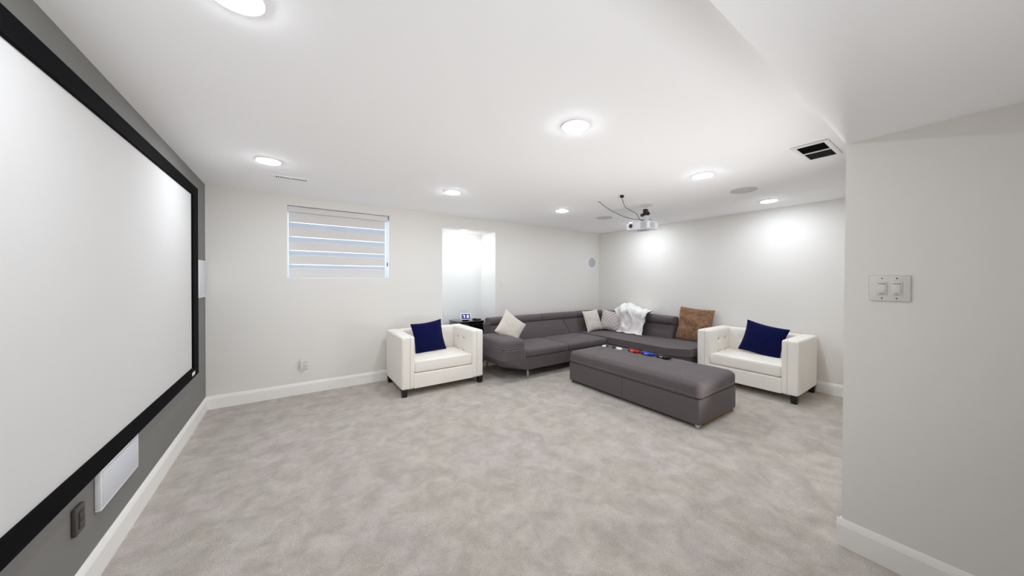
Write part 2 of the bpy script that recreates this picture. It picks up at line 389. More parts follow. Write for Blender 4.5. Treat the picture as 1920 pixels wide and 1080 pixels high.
# ------------------------------------------------------------------ projection screen on the left wall
SY0, SY1, SZ0, SZ1 = 1.03, 4.135, .508, 2.235; fb = .09
scr = thing('projection_screen', 'huge light grey projector screen in a black frame on the grey wall', 'projection screen', (XL, 2.6, 0))
def SB(x0, x1, y0, y1, z0, z1, bev=0): return B(x0, x1, y0-2.6, y1-2.6, z0, z1, bev=bev)
obj('screen_fabric', SB(.012, .020, SY0+.05, SY1-.05, SZ0+.05, SZ1-.05), 'screen', scr, smooth=False)
for a in ((SY0, SY1, SZ1-fb, SZ1), (SY0, SY1, SZ0, SZ0+fb)):
    obj('frame_bar', SB(0.001, .034, a[0], a[1], a[2], a[3], bev=.004), 'velvet', scr, smooth=False)
for a in ((SY0, SY0+fb), (SY1-.18, SY1)):
    obj('frame_bar', SB(0.001, .034, a[0], a[1], SZ0+fb, SZ1-fb, bev=.004), 'velvet', scr, smooth=False)
lb = obj('badge', SB(.0345, .036, 3.89, 3.985, SZ0+.028, SZ0+.058), 'white_gloss', scr, smooth=False); lb['label'] = 'small white badge'
# in-wall speakers, outlets
def wall_speaker_x(y0, y1, z0, z1, d, label):
    o = thing('wall_speaker', label, 'speaker', (XL, (y0+y1)/2, (z0+z1)/2), group='white wall speakers beside the screen')
    hy, hz = (y1-y0)/2, (z1-z0)/2
    bm = bmesh.new(); e = .012
    for a in ((-hy, hy, hz-e, hz), (-hy, hy, -hz, -hz+e), (-hy, -hy+e, -hz+e, hz-e), (hy-e, hy, -hz+e, hz-e)): box(bm, .001, d, a[0], a[1], a[2], a[3], bev=.003)
    obj('bezel', bm, 'white_gloss', o)
    bm = B(.001, d+.002, -hy+e, hy-e, -hz+e, hz-e, bev=.003); obj('grille', bm, 'grille', o)
    return o
wall_speaker_x(2.312, 2.752, .305, .498, .022, 'wide white wall speaker low on the grey wall, below the screen')
wall_speaker_x(4.264, 4.581, 1.205, 1.578, .014, 'tall white wall speaker between the screen and the room corner')
o = thing('wall_outlet', 'dark grey power outlet low on the grey wall under the screen', 'outlet', (XL, 2.157, .371))
obj('cover_plate', B(.001, .016, -.036, .036, -.058, .058, bev=.004), 'bronze', o)
obj('socket_face', B(.016, .019, -.019, .019, -.036, .036, bev=.002), 'slot', o)
for z in (-.02, .02):
    for y in (-.0075, .0075): obj('pin_slot', B(.0191, .0196, y-.0015, y+.0015, z-.006, z+.006), 'bracket_dim', o, smooth=False)
o = thing('wall_outlet', 'white power outlet with a plugged-in adapter, low below the window', 'outlet', (.108, YB, .360))
obj('cover_plate', B(-.044, .044, -.008, -.001, -.066, .066, bev=.003), 'plate', o)
obj('adapter', B(-.036, -.004, -.034, -.008, -.060, .05, bev=.004), 'plate', o)
for z in (-.022, .022):
    s = obj('socket', B(.004, .034, -.010, -.008, z-.015, z+.015, bev=.002), 'plate', o)
    for x in (.011, .024): obj('pin_slot', B(x-.001, x+.001, -.0105, -.0099, z-.005, z+.006), 'slot', s, smooth=False)
# two-gang rocker switch on the near wall (faces -x)
o = thing('light_switch', 'white double rocker light switch plate on the near right wall', 'switch', (XP, .240, 1.363))
obj('cover_plate', B(-.008, -.001, -.066, .066, -.0625, .0625, bev=.004), 'plate', o)
for s in (-1, 1):
    yc = s*.0235
    f = obj('switch_frame', B(-.0105, -.008, yc-.0175, yc+.0175, -.034, .034, bev=.0015), 'plate', o)
    mt = Matrix.Translation((-.0105, yc, 0)) @ Matrix.Rotation(math.radians(4), 4, 'Y')
    r = B(-.003, .002, -.0125, .0125, -.021, .021, bev=.0015, mtx=mt); obj('rocker', r, 'plate', f)
    obj('gap', B(-.0115, -.0104, yc-.0135, yc+.0135, .0215, .0235), 'slot', f, smooth=False); obj('gap', B(-.0115, -.0104, yc-.008, yc+.008, -.0295, -.028), 'slot', f, smooth=False)
for s in (-1, 1):
    for z in (-.0485, .0485):
        obj('screw', cyl(bmesh.new(), (-.0078, s*.0235, z), (-.0092, s*.0235, z), .0028, seg=12), 'slot' , o)
o = thing('light_switch', 'faint wall-coloured switch plate just right of the niche', 'switch', (2.965, YB, 1.34))
obj('cover_plate', B(-.036, .036, -.006, -.001, -.06, .06, bev=.003), 'wall', o)
obj('rocker', B(-.015, .015, -.009, -.006, -.032, .032, bev=.002), 'wall', o)
# round speakers
def round_speaker(name, label, loc, r, m, rot=(0, 0, 0)):
    o = thing(name, label, 'speaker', loc); o.rotation_euler = rot
    obj('trim_ring', lathe(bmesh.new(), [(r, 0), (r, -.004), (r*.97, -.007), (r*.94, -.004), (r*.94, 0)], 44), 'grille_ceil' if m == 'grille_ceil' else 'white_gloss', o)
    obj('grille', lathe(bmesh.new(), [(r*.94, -.002), (r*.93, -.005), (r*.5, -.0075), (.003, -.008)], 40), m, o)
    return o
round_speaker('ceiling_speaker', 'round in-ceiling speaker near the right wall, beside a downlight', (4.09, 1.46, H), .125, 'grille_ceil')
round_speaker('ceiling_speaker', 'round in-ceiling speaker left of the projector', (4.10, 3.375, H), .125, 'grille_ceil')
round_speaker('wall_speaker', 'small round grey speaker high on the back wall near the corner', (5.235, YB, 1.76), .108, 'grille_grey', (-PI/2, 0, 0))
# square ceiling vent with black louvres
vx, vy = 3.293, .698
o = thing('ceiling_vent', 'square white-framed ceiling vent with black louvres by the near wall', 'vent', (vx, vy, H))
bm = bmesh.new(); hx, hy, e = .215, .105, .030
for a in ((-hx, hx, hy-e, hy), (-hx, hx, -hy, -hy+e), (-hx, -hx+e, -hy+e, hy-e), (hx-e, hx, -hy+e, hy-e)): box(bm, a[0], a[1], a[2], a[3], -.010, -.001, bev=.003)
obj('frame', bm, 'white_gloss', o)
obj('centre_bar', B(-.010, .010, -hy+e, hy-e, -.011, -.002, bev=.002), 'white_gloss', o)
obj('duct_opening', B(-hx+e, hx-e, -hy+e, hy-e, -.002, -.0008), 'duct', o, smooth=False)
for s in (-1, 1):
    for k in range(13):
        x = s*(.018 + k*.0132)
        mt = Matrix.Translation((x, 0, -.006)) @ Matrix.Rotation(math.radians(38*s), 4, 'Y')
        if k == 0:
            sl = obj('louvre', B(-.0045, .0045, -hy+e, hy-e, -.0006, .0006), 'duct', o, smooth=False); msh = {} if s == -1 else msh
            msh[s] = sl.data; sl.matrix_local = mt
        else:
            sl = bpy.data.objects.new('louvre', msh[s]); C.objects.link(sl); sl.parent = o; sl.matrix_local = mt
# small linear grille near the window
o = thing('ceiling_grille', 'slim white slotted ceiling grille near the window', 'vent', (-.01, 3.845, H))
obj('faceplate', B(-.15, .15, -.05, .05, -.0035, -.0005, bev=.001), 'ceil', o)
for k in range(15):
    x = -.117 + k*.0167 + (.006 if k > 6 else 0)
    if k == 0: sl = obj('slot', B(-.0045, .0045, -.022, .022, -.0042, -.0034), 'slot', o, smooth=False); md = sl.data
    else: sl = bpy.data.objects.new('slot', md); C.objects.link(sl); sl.parent = o
    sl.location = (x, 0, 0)
# ------------------------------------------------------------------ zebra blind in the window
bl = thing('zebra_blind', 'white zebra roller blind with sheer stripes closed over the window', 'blind', (0, YB+.076, 0))
bx0, bx1 = WX0+.016, 1.066
obj('headrail', B(WX0+.006, 1.100, -.045, .035, 2.200, 2.268, bev=.008), 'opaque_band', bl)
tops = [2.084, 1.911, 1.744, 1.574]
def band(z0, z1, m, y=0):
    return obj('opaque_band' if m == 'opaque_band' else 'sheer_band', B(bx0, bx1, y-.0012, y+.0012, z0, z1), m, bl, smooth=False)
band(2.084, 2.205, 'opaque_band')
zz = tops + [1.43]
for i in range(4):
    a, b_ = zz[i], zz[i+1]; sh = (.070, .066, .058, .050)[i]
    band(a-sh, a-.009, 'sheer', .002); band(a-.009, a-.001, 'sheer_single', .002); band(b_, a-sh-.0005, 'opaque_band')
obj('bottom_rail', B(bx0, bx1, -.008, .008, 1.412, 1.432, bev=.004), 'opaque_band', bl)
tube_b = bmesh.new(); tube(tube_b, [(1.088, -.03, 2.21), (1.089, -.03, 1.9), (1.088, -.03, 1.60)], .0022, 6); tube(tube_b, [(1.096, -.02, 2.21), (1.096, -.02, 1.60)], .0022, 6)
obj('bead_chain', tube_b, 'white_gloss', bl)
obj('chain_weight', B(1.086, 1.098, -.035, -.02, 1.575, 1.625, bev=.003), 'slot', bl)

# ------------------------------------------------------------------ armchairs (local frame: front faces -y, origin at floor centre of the front edge)
def armchair(label, loc, rz):
    o = thing('armchair', label, 'armchair', loc, rz, 'cream tub armchairs')
    W2, Dp, Ht, L0 = .545, .745, .715, .085
    TU = [(yy, z) for yy in (-.085, .115) for z in (-.005, .175)]
    for s in (-1, 1):
        def dent(p, n, u, s=s):
            f = 0.0
            if n.x*(-s) > .6:
                for yy, z in TU:
                    f -= .020*math.exp(-((p.y-yy)**2+(p.z-z)**2)/.0006) + .006*math.exp(-(p.z-z)**2/.0004-(p.y-yy)**2/.008)
                f += .014*(1-u[1]**4)*(1-u[2]**4)
            return (n.x*f, 0, 0)
        a_ = obj('arm', soft(s*(W2-.0775), Dp/2, (L0+Ht)/2, .0775, Dp/2, (Ht-L0)/2, .026, .024, dent), 'cream', o)
        for yy, z in TU:
            obj('button', soft(s*(W2-.155) + s*.004, Dp/2+yy, (L0+Ht)/2+z, .005, .011, .011, .0045, .02), 'cream_dark', a_)
        bm = bmesh.new(); xs = s*(W2-.100)
        tube(bm, [(xs, -.0005, .10), (xs, -.0005, .69), (xs, .006, .707), (xs, .022, .7148)], .0016, 6)
        obj('seam', bm, 'cream_dark', a_)
    def bdent(p, n, u):
        f = 0
        if n.y < -.6:
            for k in range(4):
                for z in (-.005, .175):
                    f -= .018*math.exp(-((p.x-(-.24+k*.16))**2+(p.z-z)**2)/.0007)
            f += .014*(1-u[0]**4)*(1-u[2]**4)
        return (0, n.y*f, 0)
    obj('backrest', soft(0, Dp-.064, (L0+Ht)/2, W2-.150, .064, (Ht-L0)/2-.002, .024, .028, bdent), 'cream', o)
    obj('apron', soft(0, Dp/2-.03, (L0+.262)/2, W2-.150, Dp/2-.032, (.262-L0)/2, .010, .10), 'cream', o)
    def puff(p, n, u):
        k = (1-u[0]**4)*(1-u[1]**4)
        return (0, -0.006*(1-u[0]**2)*max(0, -n.y), (.020*k if n.z > .3 else 0) + .003*nz(p, 7, 3))
    c = obj('seat_cushion', soft(0, (Dp-.17)/2+.012, .335, W2-.159, (Dp-.17)/2, .068, .028, .04, puff), 'cream', o)
    bm = bmesh.new(); hx = W2-.163
    tube(bm, [(-hx, -.001+.018, .392), (-hx+.02, .011, .397), (0, .004, .400), (hx-.02, .011, .397), (hx, .017, .392)], .0028, 6)
    obj('piping', bm, 'cream', c)
    for sx in (-1, 1):
        for y in (.034, Dp-.04):
            bm = bmesh.new(); x = sx*(W2-.040); a, b_ = .034, .026
            prism(bm, [(x-b_, y-b_), (x+b_, y-b_), (x+b_, y+b_), (x-b_, y+b_)], [(x-a, y-a), (x+a, y-a), (x+a, y+a), (x-a, y+a)], 0, L0+.004)
            obj('leg', bm, 'wood_dark', o, smooth=False)
    return o
armchair('cream armchair on the left, under the wall niche, beside the sofa arm', (1.592, 3.79, 0), 0)
armchair('cream armchair on the right, beyond the ottoman against the right wall', (4.66, 1.662, 0), -PI/2)
# scatter cushions: tag first, then place by base point
def cushion(name, label, m, w, h, t, loc, rot, seed, cat='cushion', welt=None, **k):
    o = obj(name, pillow(w, h, t, seed, **k), m); tag(o, label, cat); place(o, loc, rot)
    if welt:
        n = 20; bm = bmesh.new(); pts = []
        for i in range(4*n):
            s, q = divmod(i, n); u = -1+2*q/n
            U, V_ = ((u, -1), (1, u), (-u, 1), (-1, -u))[s]
            pts.append((U*w/2*(1-.09*(1-V_*V_)*abs(U)**3), 0, V_*h/2*(1-.09*(1-U*U)*abs(V_)**3)))
        tube(bm, pts, .0035, 6, closed=True); obj('piping', bm, welt, o)
    return o
cushion('scatter_cushion', 'navy blue cushion leaning in the left cream armchair', 'navy', .44, .42, .15, (1.53, 4.225, .612), (math.radians(-14), math.radians(-5), math.radians(4)), 3, welt='navy')
cushion('scatter_cushion', 'navy blue cushion leaning in the right cream armchair', 'navy', .47, .42, .15, (5.115, 1.59, .615), (math.radians(-14), math.radians(10), -PI/2-math.radians(3)), 9, welt='navy')

# ------------------------------------------------------------------ sectional sofa
sofa = thing('sectional_sofa', 'large grey L-shaped sectional sofa in the far corner', 'sofa', (0, 0, 0))
top = [(2.335, 3.53), (4.40, 3.53), (4.42, 3.51), (4.42, 2.50), (4.60, 2.27), (5.38, 2.27), (5.38, 4.50), (2.29, 4.50), (2.29, 3.57)]
bot = [(2.70, 3.545), (4.42, 3.545), (4.44, 3.52), (4.44, 2.52), (4.62, 2.29), (5.36, 2.29), (5.36, 4.48), (2.48, 4.48), (2.48, 3.86)]
bm = prism(bmesh.new(), bot, top, .135, .308); bev_all(bm, .012, 2, .3); obj('base', bm, 'sofa', sofa)
# left arm: panel and pad
AP = [(2.335-.05*math.sin(t), 3.572-.05*math.cos(t)) for t in [PI/2*i/6 for i in range(7)]] + [(2.285, 4.30), (2.65, 4.30), (2.65, 3.522)]
bm = prism(bmesh.new(), AP, AP, .309, .446)
bev_all(bm, .006, 2); ap = obj('arm_panel', bm, 'sofa', sofa)
bm = bmesh.new(); tube(bm, [(2.286, 4.3, .444), (2.284, 3.56, .444), (2.32, 3.521, .444), (2.648, 3.521, .444)], .004, 6); tube(bm, [(2.649, 3.521, .444), (2.649, 3.521, .312)], .004, 6)
obj('piping', bm, 'sofa_seam', ap)
def padfn(p, n, u):
    k = (1-u[0]**4)*(1-u[1]**4)
    f = .012*k if n.z > .3 else 0
    lx = ly = 0
    if n.z < -.05:
        q = math.hypot(n.x, n.y)
        if q > .25: lx, ly = n.x/q*(1-q)*.045, n.y/q*(1-q)*.045
    return (lx, ly, f+.003*nz(p, 8, 4))
bm = soft(2.468, 3.868, .511, .188, .353, .060, .052, .04, padfn, k=5)
pad = obj('arm_pad', bm, 'sofa', sofa)
bm = bmesh.new(); tube(bm, [(2.278, 4.2, .470), (2.277, 3.575, .470), (2.288, 3.538, .470), (2.32, 3.513, .470), (2.61, 3.512, .470)], .0022, 6); obj('stitching', bm, 'sofa_seam', pad)
# seat cushions
def seatfn(amp, seed, front=(0, -1)):
    def f(p, n, u):
        k = max(0, (1-abs(u[0])**3))*max(0, (1-abs(u[1])**3))
        w = .005*nz(p, 5, seed)+.0035*nz(p, 13, seed+4)
        return (front[0]*.008*k, front[1]*.010*(1-u[0]**2)*max(0, -n.y), (amp*k if n.z > .2 else 0) + (w if n.z > .2 else 0))
    return f
obj('seat_cushion', soft(3.073, 3.87, .362, .419, .345, .052, .034, .045, seatfn(.018, 1)), 'sofa', sofa)
obj('seat_cushion', soft(3.945, 3.87, .362, .449, .345, .052, .034, .045, seatfn(.018, 2)), 'sofa', sofa)
# long seat with the corner, in plan an L with a chamfered free end
pl = [(4.40, 3.50), (4.40, 2.50), (4.58, 2.255), (5.36, 2.255), (5.36, 4.25), (4.40, 4.25)]
bm = prism(bmesh.new(), pl, pl, .310, .425); bev_all(bm, .03, 4, .3)
sc = obj('chaise_cushion', bm, 'sofa', sofa)
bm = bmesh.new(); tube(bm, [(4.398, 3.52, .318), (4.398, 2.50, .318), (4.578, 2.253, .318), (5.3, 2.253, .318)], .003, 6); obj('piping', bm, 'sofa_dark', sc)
# backs
def lean(bm, axis, z0, k):
    for v in bm.verts:
        d = (v.co.z-z0)*k
        if axis == 'y': v.co.y += d
        else: v.co.x += d
    return bm
def backfn(seed, ax):
    def f(p, n, u):
        a = 1 if ax == 0 else 0
        k = (1-abs(u[ax])**4)*(1-u[2]**2)
        d = -.022*k if n[1-ax] < -.3 else 0
        return ((0, d, 0) if ax == 0 else (d, 0, 0)) if True else 0
    return f
b1 = obj('backrest', lean(soft(3.50, 4.35, .53, .95, .14, .165, .03, .05, backfn(1, 0)), 'y', .42, .30), 'sofa', sofa)
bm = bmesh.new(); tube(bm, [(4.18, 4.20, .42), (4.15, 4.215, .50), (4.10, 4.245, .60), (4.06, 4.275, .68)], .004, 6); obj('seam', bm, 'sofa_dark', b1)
# corner back wedge
cw = [(4.44, 4.22), (4.86, 4.20), (5.10, 4.00), (5.15, 3.55), (5.39, 3.55), (5.40, 4.52), (4.44, 4.52)]
cwt = [(4.44, 4.30), (4.90, 4.28), (5.14, 4.05), (5.20, 3.55), (5.40, 3.55), (5.41, 4.53), (4.44, 4.53)]
bm = prism(bmesh.new(), cw, cwt, .40, .68); bev_all(bm, .02, 3, .25); obj('corner_backrest', bm, 'sofa', sofa)
def blk(y0, y1): return lean(soft(5.265, (y0+y1)/2, .545, .115, (y1-y0)/2, .145, .02, .05, backfn(2, 1)), 'x', .42, .25)
obj('backrest', blk(2.845, 3.56), 'sofa', sofa)
# headrests: rolls swept along a path
def roll(pts, hz, hy, zc, seed):
    """padded bar: super-ellipse section swept along plan path pts"""
    bm = bmesh.new(); rings = []; n = len(pts); sg = 16
    P = [Vector((x, y, 0)) for x, y in pts]
    for i, p in enumerate(P):
        d = (P[min(i+1, n-1)]-P[max(i-1, 0)]).normalized(); nn = Vector((-d.y, d.x, 0))
        e = min(i, n-1-i); sc_ = (0.86, .97, 1.0)[min(e, 2)]
        ring = []
        for k in range(sg):
            t = 2*PI*k/sg; c, s_ = math.cos(t), math.sin(t)
            a = math.copysign(abs(c)**.62, c)*hy*sc_; z = math.copysign(abs(s_)**.62, s_)*hz*sc_
            w = 1+.02*nz((p.x, p.y, t), 5, seed)
            ring.append(bm.verts.new(p + nn*a*w + Vector((0, 0, zc+z*w))))
        rings.append(ring)
    for a, b_ in zip(rings, rings[1:]):
        for k in range(sg): bm.faces.new((a[k], a[(k+1) % sg], b_[(k+1) % sg], b_[k]))
    bm.faces.new(rings[0][::-1]); bm.faces.new(rings[-1]); return bm
def line_pts(a, b, n): 
    L = (Vector(b)-Vector(a)).length; ts = [0, .012/L] + [(.03+(L-.06)*i/n)/L for i in range(n+1)] + [1-.012/L, 1]
    return [tuple(Vector(a).lerp(Vector(b), t)) for t in ts]
obj('headrest', roll(line_pts((2.53, 4.36), (3.565, 4.36), 14), .060, .095, .732, 1), 'sofa', sofa)
obj('headrest', roll(line_pts((3.572, 4.36), (4.44, 4.36), 12), .060, .095, .732, 2), 'sofa', sofa)
cp = [tuple(v.xy) for v in smooth_path([(4.447, 4.36, 0), (4.75, 4.37, 0), (4.99, 4.33, 0), (5.16, 4.17, 0), (5.23, 3.95, 0), (5.25, 3.60, 0)], 5)]
obj('headrest', roll(cp, .060, .095, .732, 3), 'sofa', sofa)
obj('headrest', roll(line_pts((5.255, 3.595), (5.255, 2.83), 12), .066, .115, .725, 4), 'sofa', sofa)
# chrome legs
for x, y in ((2.745, 3.60), (4.50, 2.62), (2.56, 4.42), (5.30, 2.34), (5.30, 4.42)):
    obj('leg', B(x-.014, x+.014, y-.014, y+.014, 0, .138, bev=.003), 'chrome', sofa)

# ------------------------------------------------------------------ cushions and throw on the sofa
cushion('scatter_cushion', 'cream cushion balanced on its corner on the left sofa arm', 'ivory', .42, .42, .13, (2.73, 4.00, .665), (math.radians(-24), math.radians(38), math.radians(-14)), 21, welt='ivory')
cushion('scatter_cushion', 'cream ribbed-edge cushion in the sofa corner', 'ivory', .43, .40, .12, (4.70, 4.13, .625), (math.radians(-18), math.radians(-3), math.radians(2)), 5, welt='ivory')
cushion('scatter_cushion', 'ash grey cushion with diamond line pattern beside the white throw', 'pattern', .44, .38, .12, (5.02, 3.93, .615), (math.radians(-17), math.radians(7), math.radians(-66)), 15, welt='ivory')
fc = cushion('scatter_cushion', 'large shaggy brown faux fur cushion leaning on the right wall', 'fur', .52, .52, .13, (5.305, 2.55, .69), (math.radians(-13), math.radians(3), -PI/2+math.radians(2)), 33, wr=.03, pinch=.05)
def fur(base, n, seed):
    rnd = random.Random(seed); me = base.data; me.calc_loop_triangles(); bm = bmesh.new(); ps = list(me.polygons)
    for _ in range(n):
        p = rnd.choice(ps)
        if p.normal.y > .35: continue
        vs = [me.vertices[i].co for i in p.vertices]; a, b_ = rnd.random(), rnd.random()
        c = vs[0].lerp(vs[1], a).lerp(vs[3].lerp(vs[2], a), b_)
        d = (p.normal*.5 + Vector((rnd.uniform(-.5, .5)+.5*nz(c, 9, 2), rnd.uniform(-.1, .1), -.8+.5*nz(c, 7, 8)))).normalized()
        L = rnd.uniform(.014, .030); s = d.orthogonal().normalized()*.0022; q = d.cross(s)
        v = [bm.verts.new(c+s), bm.verts.new(c-s*.5+q*.8), bm.verts.new(c-s*.5-q*.8), bm.verts.new(c+d*L+Vector((0, 0, -.3*L)))]
        for f in ((0, 1, 3), (1, 2, 3), (2, 0, 3)): bm.faces.new([v[i] for i in f])
    return bm
fo = obj('fur_pile', fur(fc, 9000, 4), 'fur_lt', fc, smooth=False); fo['kind'] = 'stuff'
# white throw draped over the back
def throw():
    bm = bmesh.new(); nu, nv = 64, 56; G = []
    prof = [(4.985, .425), (5.035, .435), (5.065, .52), (5.085, .62), (5.08, .70), (5.07, .78), (5.12, .808), (5.24, .822), (5.36, .80), (5.40, .76), (5.405, .66)]
    P = smooth_path([(a, 0, z) for a, z in prof], 8); m = len(P)-1
    for i in range(nu+1):
        u = i/nu; row = []
        for j in range(nv+1):
            v = j/nv; q = v*m; k = min(int(q), m-1); pp = P[k].lerp(P[k+1], q-k)
            width0, width1 = 3.27, 3.83
            topf = math.exp(-((v-.72)/.22)**2)
            yy = width0-.09*topf*(1-u) + (width1+.10*topf-(width0-.09*topf*(1-u)))*u + .02*math.sin(v*9+u*3) + .02*nz((u*3, v*5, 0), 1.6, 3)
            yy += .17*max(0, (v-.58)/.42)*(1-u)
            fold = .026*math.sin(u*17+2.5*v+1.6*nz((u*2, v*3, 1), 1.5, 7)) + .018*nz((u*7, v*6, 0), 1.5, 1)+.010*nz((u*17, v*15, 0), 1.5, 5)
            bulge = .115*math.exp(-((u-.60)/.27)**2-((v-.64)/.16)**2)
            loop = .03*math.exp(-((math.hypot((u-.62)/.22, (v-.34)/.16)-1)/.18)**2)
            fr = max(0, 1-v*1.6)
            x = pp.x - (fold+.022)*(1 if v < .62 else .3) - loop
            z = pp.z + (abs(fold)+.006)*(1 if v > .5 else 0) + bulge - (0.03*nz((u*6, 0, 0), 1.4, 2) if v < .08 else 0)
            z = max(z, .436)
            row.append(bm.verts.new((x, yy, z)))
        G.append(row)
    for i in range(nu):
        for j in range(nv): bm.faces.new((G[i][j], G[i+1][j], G[i+1][j+1], G[i][j+1]))
    return bm
th = tag(obj('throw_blanket', throw(), 'throw', angle=3), 'crumpled white knitted throw draped over the sofa back', 'blanket')
md_ = th.modifiers.new('thick', 'SOLIDIFY'); md_.thickness = .012; md_.offset = -1

# ------------------------------------------------------------------ ottoman
ox, oy = 3.52, 2.297; hx, hy = .40, .845
ot = thing('storage_ottoman', 'long grey storage ottoman with buttoned lid in front of the sofa', 'ottoman', (ox, oy, 0))
for s in (-1, 1):
    obj('side_panel', soft(0, s*hy/2, .157, hx, hy/2-.0008, .121, .008, .2), 'sofa_lt', ot)
BT = [(bx, by) for by in (-.50, -.22, .08, .38) for bx in (-.02, .235)] + [(bx, by) for by in (.66,) for bx in (-.02, .235)]
BT = [(bx-.0, by) for bx, by in BT]
def lid(p, n, u):
    k = (1-abs(u[0])**3.0)*(1-abs(u[1])**6)
    z = 0
    if n.z > .5:
        z = .016*k + .0035*nz(p, 7, 2) - .004
        for bx, by in BT: z -= .014*math.exp(-((p.x-bx)**2+(p.y-by)**2)/.0009) + .004*math.exp(-((p.x-bx)**2+(p.y-by)**2)/.006)
    sag = .009*nz(p, 5, 6) + .004 if abs(n.z) < .7 else 0
    lx = ly = 0
    if n.z < -.05:
        q = math.hypot(n.x, n.y)
        if q > .25: lx, ly = n.x/q*(1-q)*.050, n.y/q*(1-q)*.050
    return (n.x*sag+lx, n.y*sag+ly, z)
ld = obj('lid', soft(0, 0, .357, hx+.003, hy+.003, .076, .055, .026, lid), 'sofa_lt', ot)
bm = bmesh.new(); q = hx+.0115; w = hy+.0115
tube(bm, [(-q, -w+.03, .313), (-q, 0, .313), (-q, w-.03, .313)], .0018, 6); tube(bm, [(-q+.04, -w+.002, .313), (q-.05, -w+.002, .313)], .0016, 6)
obj('stitching', bm, 'sofa_seam', ld)
bm = bmesh.new()
tube(bm, [(-hx+.001, -hy+.01, .2785), (-hx+.001, hy-.01, .2785)], .003, 6); tube(bm, [(-hx+.01, -hy+.001, .2785), (hx-.02, -hy+.001, .2785)], .003, 6)
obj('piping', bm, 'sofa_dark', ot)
for bx, by in BT: obj('button', soft(bx, by, .4335, .011, .011, .004, .0035, .02), 'sofa_seam', ld)
obj('base_board', B(-hx+.14, hx-.012, -hy+.012, hy-.03, .010, .0375), 'gold_wood', ot, smooth=False)
for sx in (-1, 1):
    for sy in (-1, 1):
        obj('foot', B(sx*(hx-.03)-.018, sx*(hx-.03)+.018, sy*(hy-.025)-.018, sy*(hy-.025)+.018, 0, .037, bev=.003), 'chrome', ot)
# ------------------------------------------------------------------ things on the ottoman (lid top z ~ .442)
ZT = .4425
def outline_slab(bm, outline, z0, z1, inset=.006):
    n = len(outline); cx = sum(p[0] for p in outline)/n; cy = sum(p[1] for p in outline)/n
    def sc(k): return [(cx+(x-cx)*k, cy+(y-cy)*k) for x, y in outline]
    L = [(.90, z0), (1.0, z0+(z1-z0)*.3), (1.0, z0+(z1-z0)*.65), (.93, z1-.001), (.80, z1)]
    rings = [[bm.verts.new((x, y, z)) for x, y in sc(k)] for k, z in L]
    for a, b_ in zip(rings, rings[1:]):
        for i in range(n): bm.faces.new((a[i], a[(i+1) % n], b_[(i+1) % n], b_[i]))
    bm.faces.new(rings[0][::-1]); bm.faces.new(rings[-1]); return bm
def gamepad(label, m, loc, rz):
    """local: width along x, grips towards -y"""
    o = thing('game_controller', label, 'game controller', loc, rz, 'game controllers on the ottoman')
    half = [(0, .036), (.030, .038), (.055, .040), (.070, .034), (.078, .012), (.084, -.02), (.082, -.052), (.070, -.060), (.058, -.050), (.045, -.022), (.030, -.012), (0, -.010)]
    out = half + [(-x, y) for x, y in half[-2:0:-1]]
    out = [tuple(v.xy) for v in smooth_path([(x, y, 0) for x, y in out] + [(0, .036, 0)], 3)[:-1]]
    bm = outline_slab(bmesh.new(), out, .002, .036)
    for v in bm.verts:
        if v.co.y < -.012 : v.co.z *= (1-.35*min(1, (-.012-v.co.y)/.04))
    obj('shell', bm, m, o)
    obj('touchpad', B(-.026, .026, .004, .034, .0355, .038, bev=.002), m, o)
    for s in (-1, 1):
        bm = bmesh.new(); cyl(bm, (s*.026, -.004, .033), (s*.026, -.004, .044), .005, seg=12); lathe(bm, [(.006, .044), (.010, .046), (.010, .049), (.007, .050)], 16, (s*.026, -.004, 0))
        obj('thumbstick', bm, 'black', o)
        obj('trigger', B(s*.055-.014, s*.055+.014, .030, .047, .010, .027, bev=.005), 'black', o)
    bm = bmesh.new(); box(bm, -.058, -.046, .010, .026, .035, .0385, bev=.001); box(bm, -.062, -.042, .0145, .0215, .035, .0385, bev=.001)
    obj('direction_pad', bm, 'black', o)
    bm = bmesh.new()
    for a, b_ in ((0, .01), (0, -.01), (.01, 0), (-.01, 0)): cyl(bm, (.052+a, .018+b_, .034), (.052+a, .018+b_, .0385), .004, seg=10)
    obj('face_buttons', bm, 'black', o)
    obj('light_bar', B(-.024, .024, .036, .0415, .018, .025, bev=.001), 'white_gloss', o)
    return o
gamepad('red game controller, first of the three controllers after the white gadget', 'red', (3.715, 2.555, ZT), math.radians(76))
gamepad('bright blue game controller between the red and black ones', 'blue', (3.725, 2.360, ZT), math.radians(82))
gamepad('black game controller, last in the row on the ottoman', 'black', (3.725, 2.160, ZT), math.radians(80))
# white rounded gadget
o = thing('white_gadget', 'small white oval gadget between the remotes and the red controller', 'gadget', (3.685, 2.765, ZT), math.radians(60))
el = [(.062*math.cos(t), .036*math.sin(t)) for t in [2*PI*i/28 for i in range(28)]]
obj('shell', outline_slab(bmesh.new(), el, .0, .024), 'white_gloss', o)
obj('top_ridge', B(-.03, .03, -.006, .006, .022, .0265, bev=.002), 'bracket', o)
def remote(name, label, L, w, h, loc, rz, tip=False):
    o = thing(name, label, 'remote control', loc, rz)
    obj('body', soft(0, 0, h/2, L/2, w/2, h/2, .006, .05), 'black', o)
    for i in range(4):
        for j in (-1, 0, 1):
            bt = obj('button', cyl(bmesh.new(), (-L*.3+i*L*.14, j*w*.27, h-.001), (-L*.3+i*L*.14, j*w*.27, h+.0015), .0032, seg=10), 'slot', o)
    if tip: p = obj('end_cap', soft(-L/2+.028, 0, h*.55, .030, w/2+.002, h*.5+.002, .007, .05), 'white_gloss', o); p['label'] = 'white end'
    return o
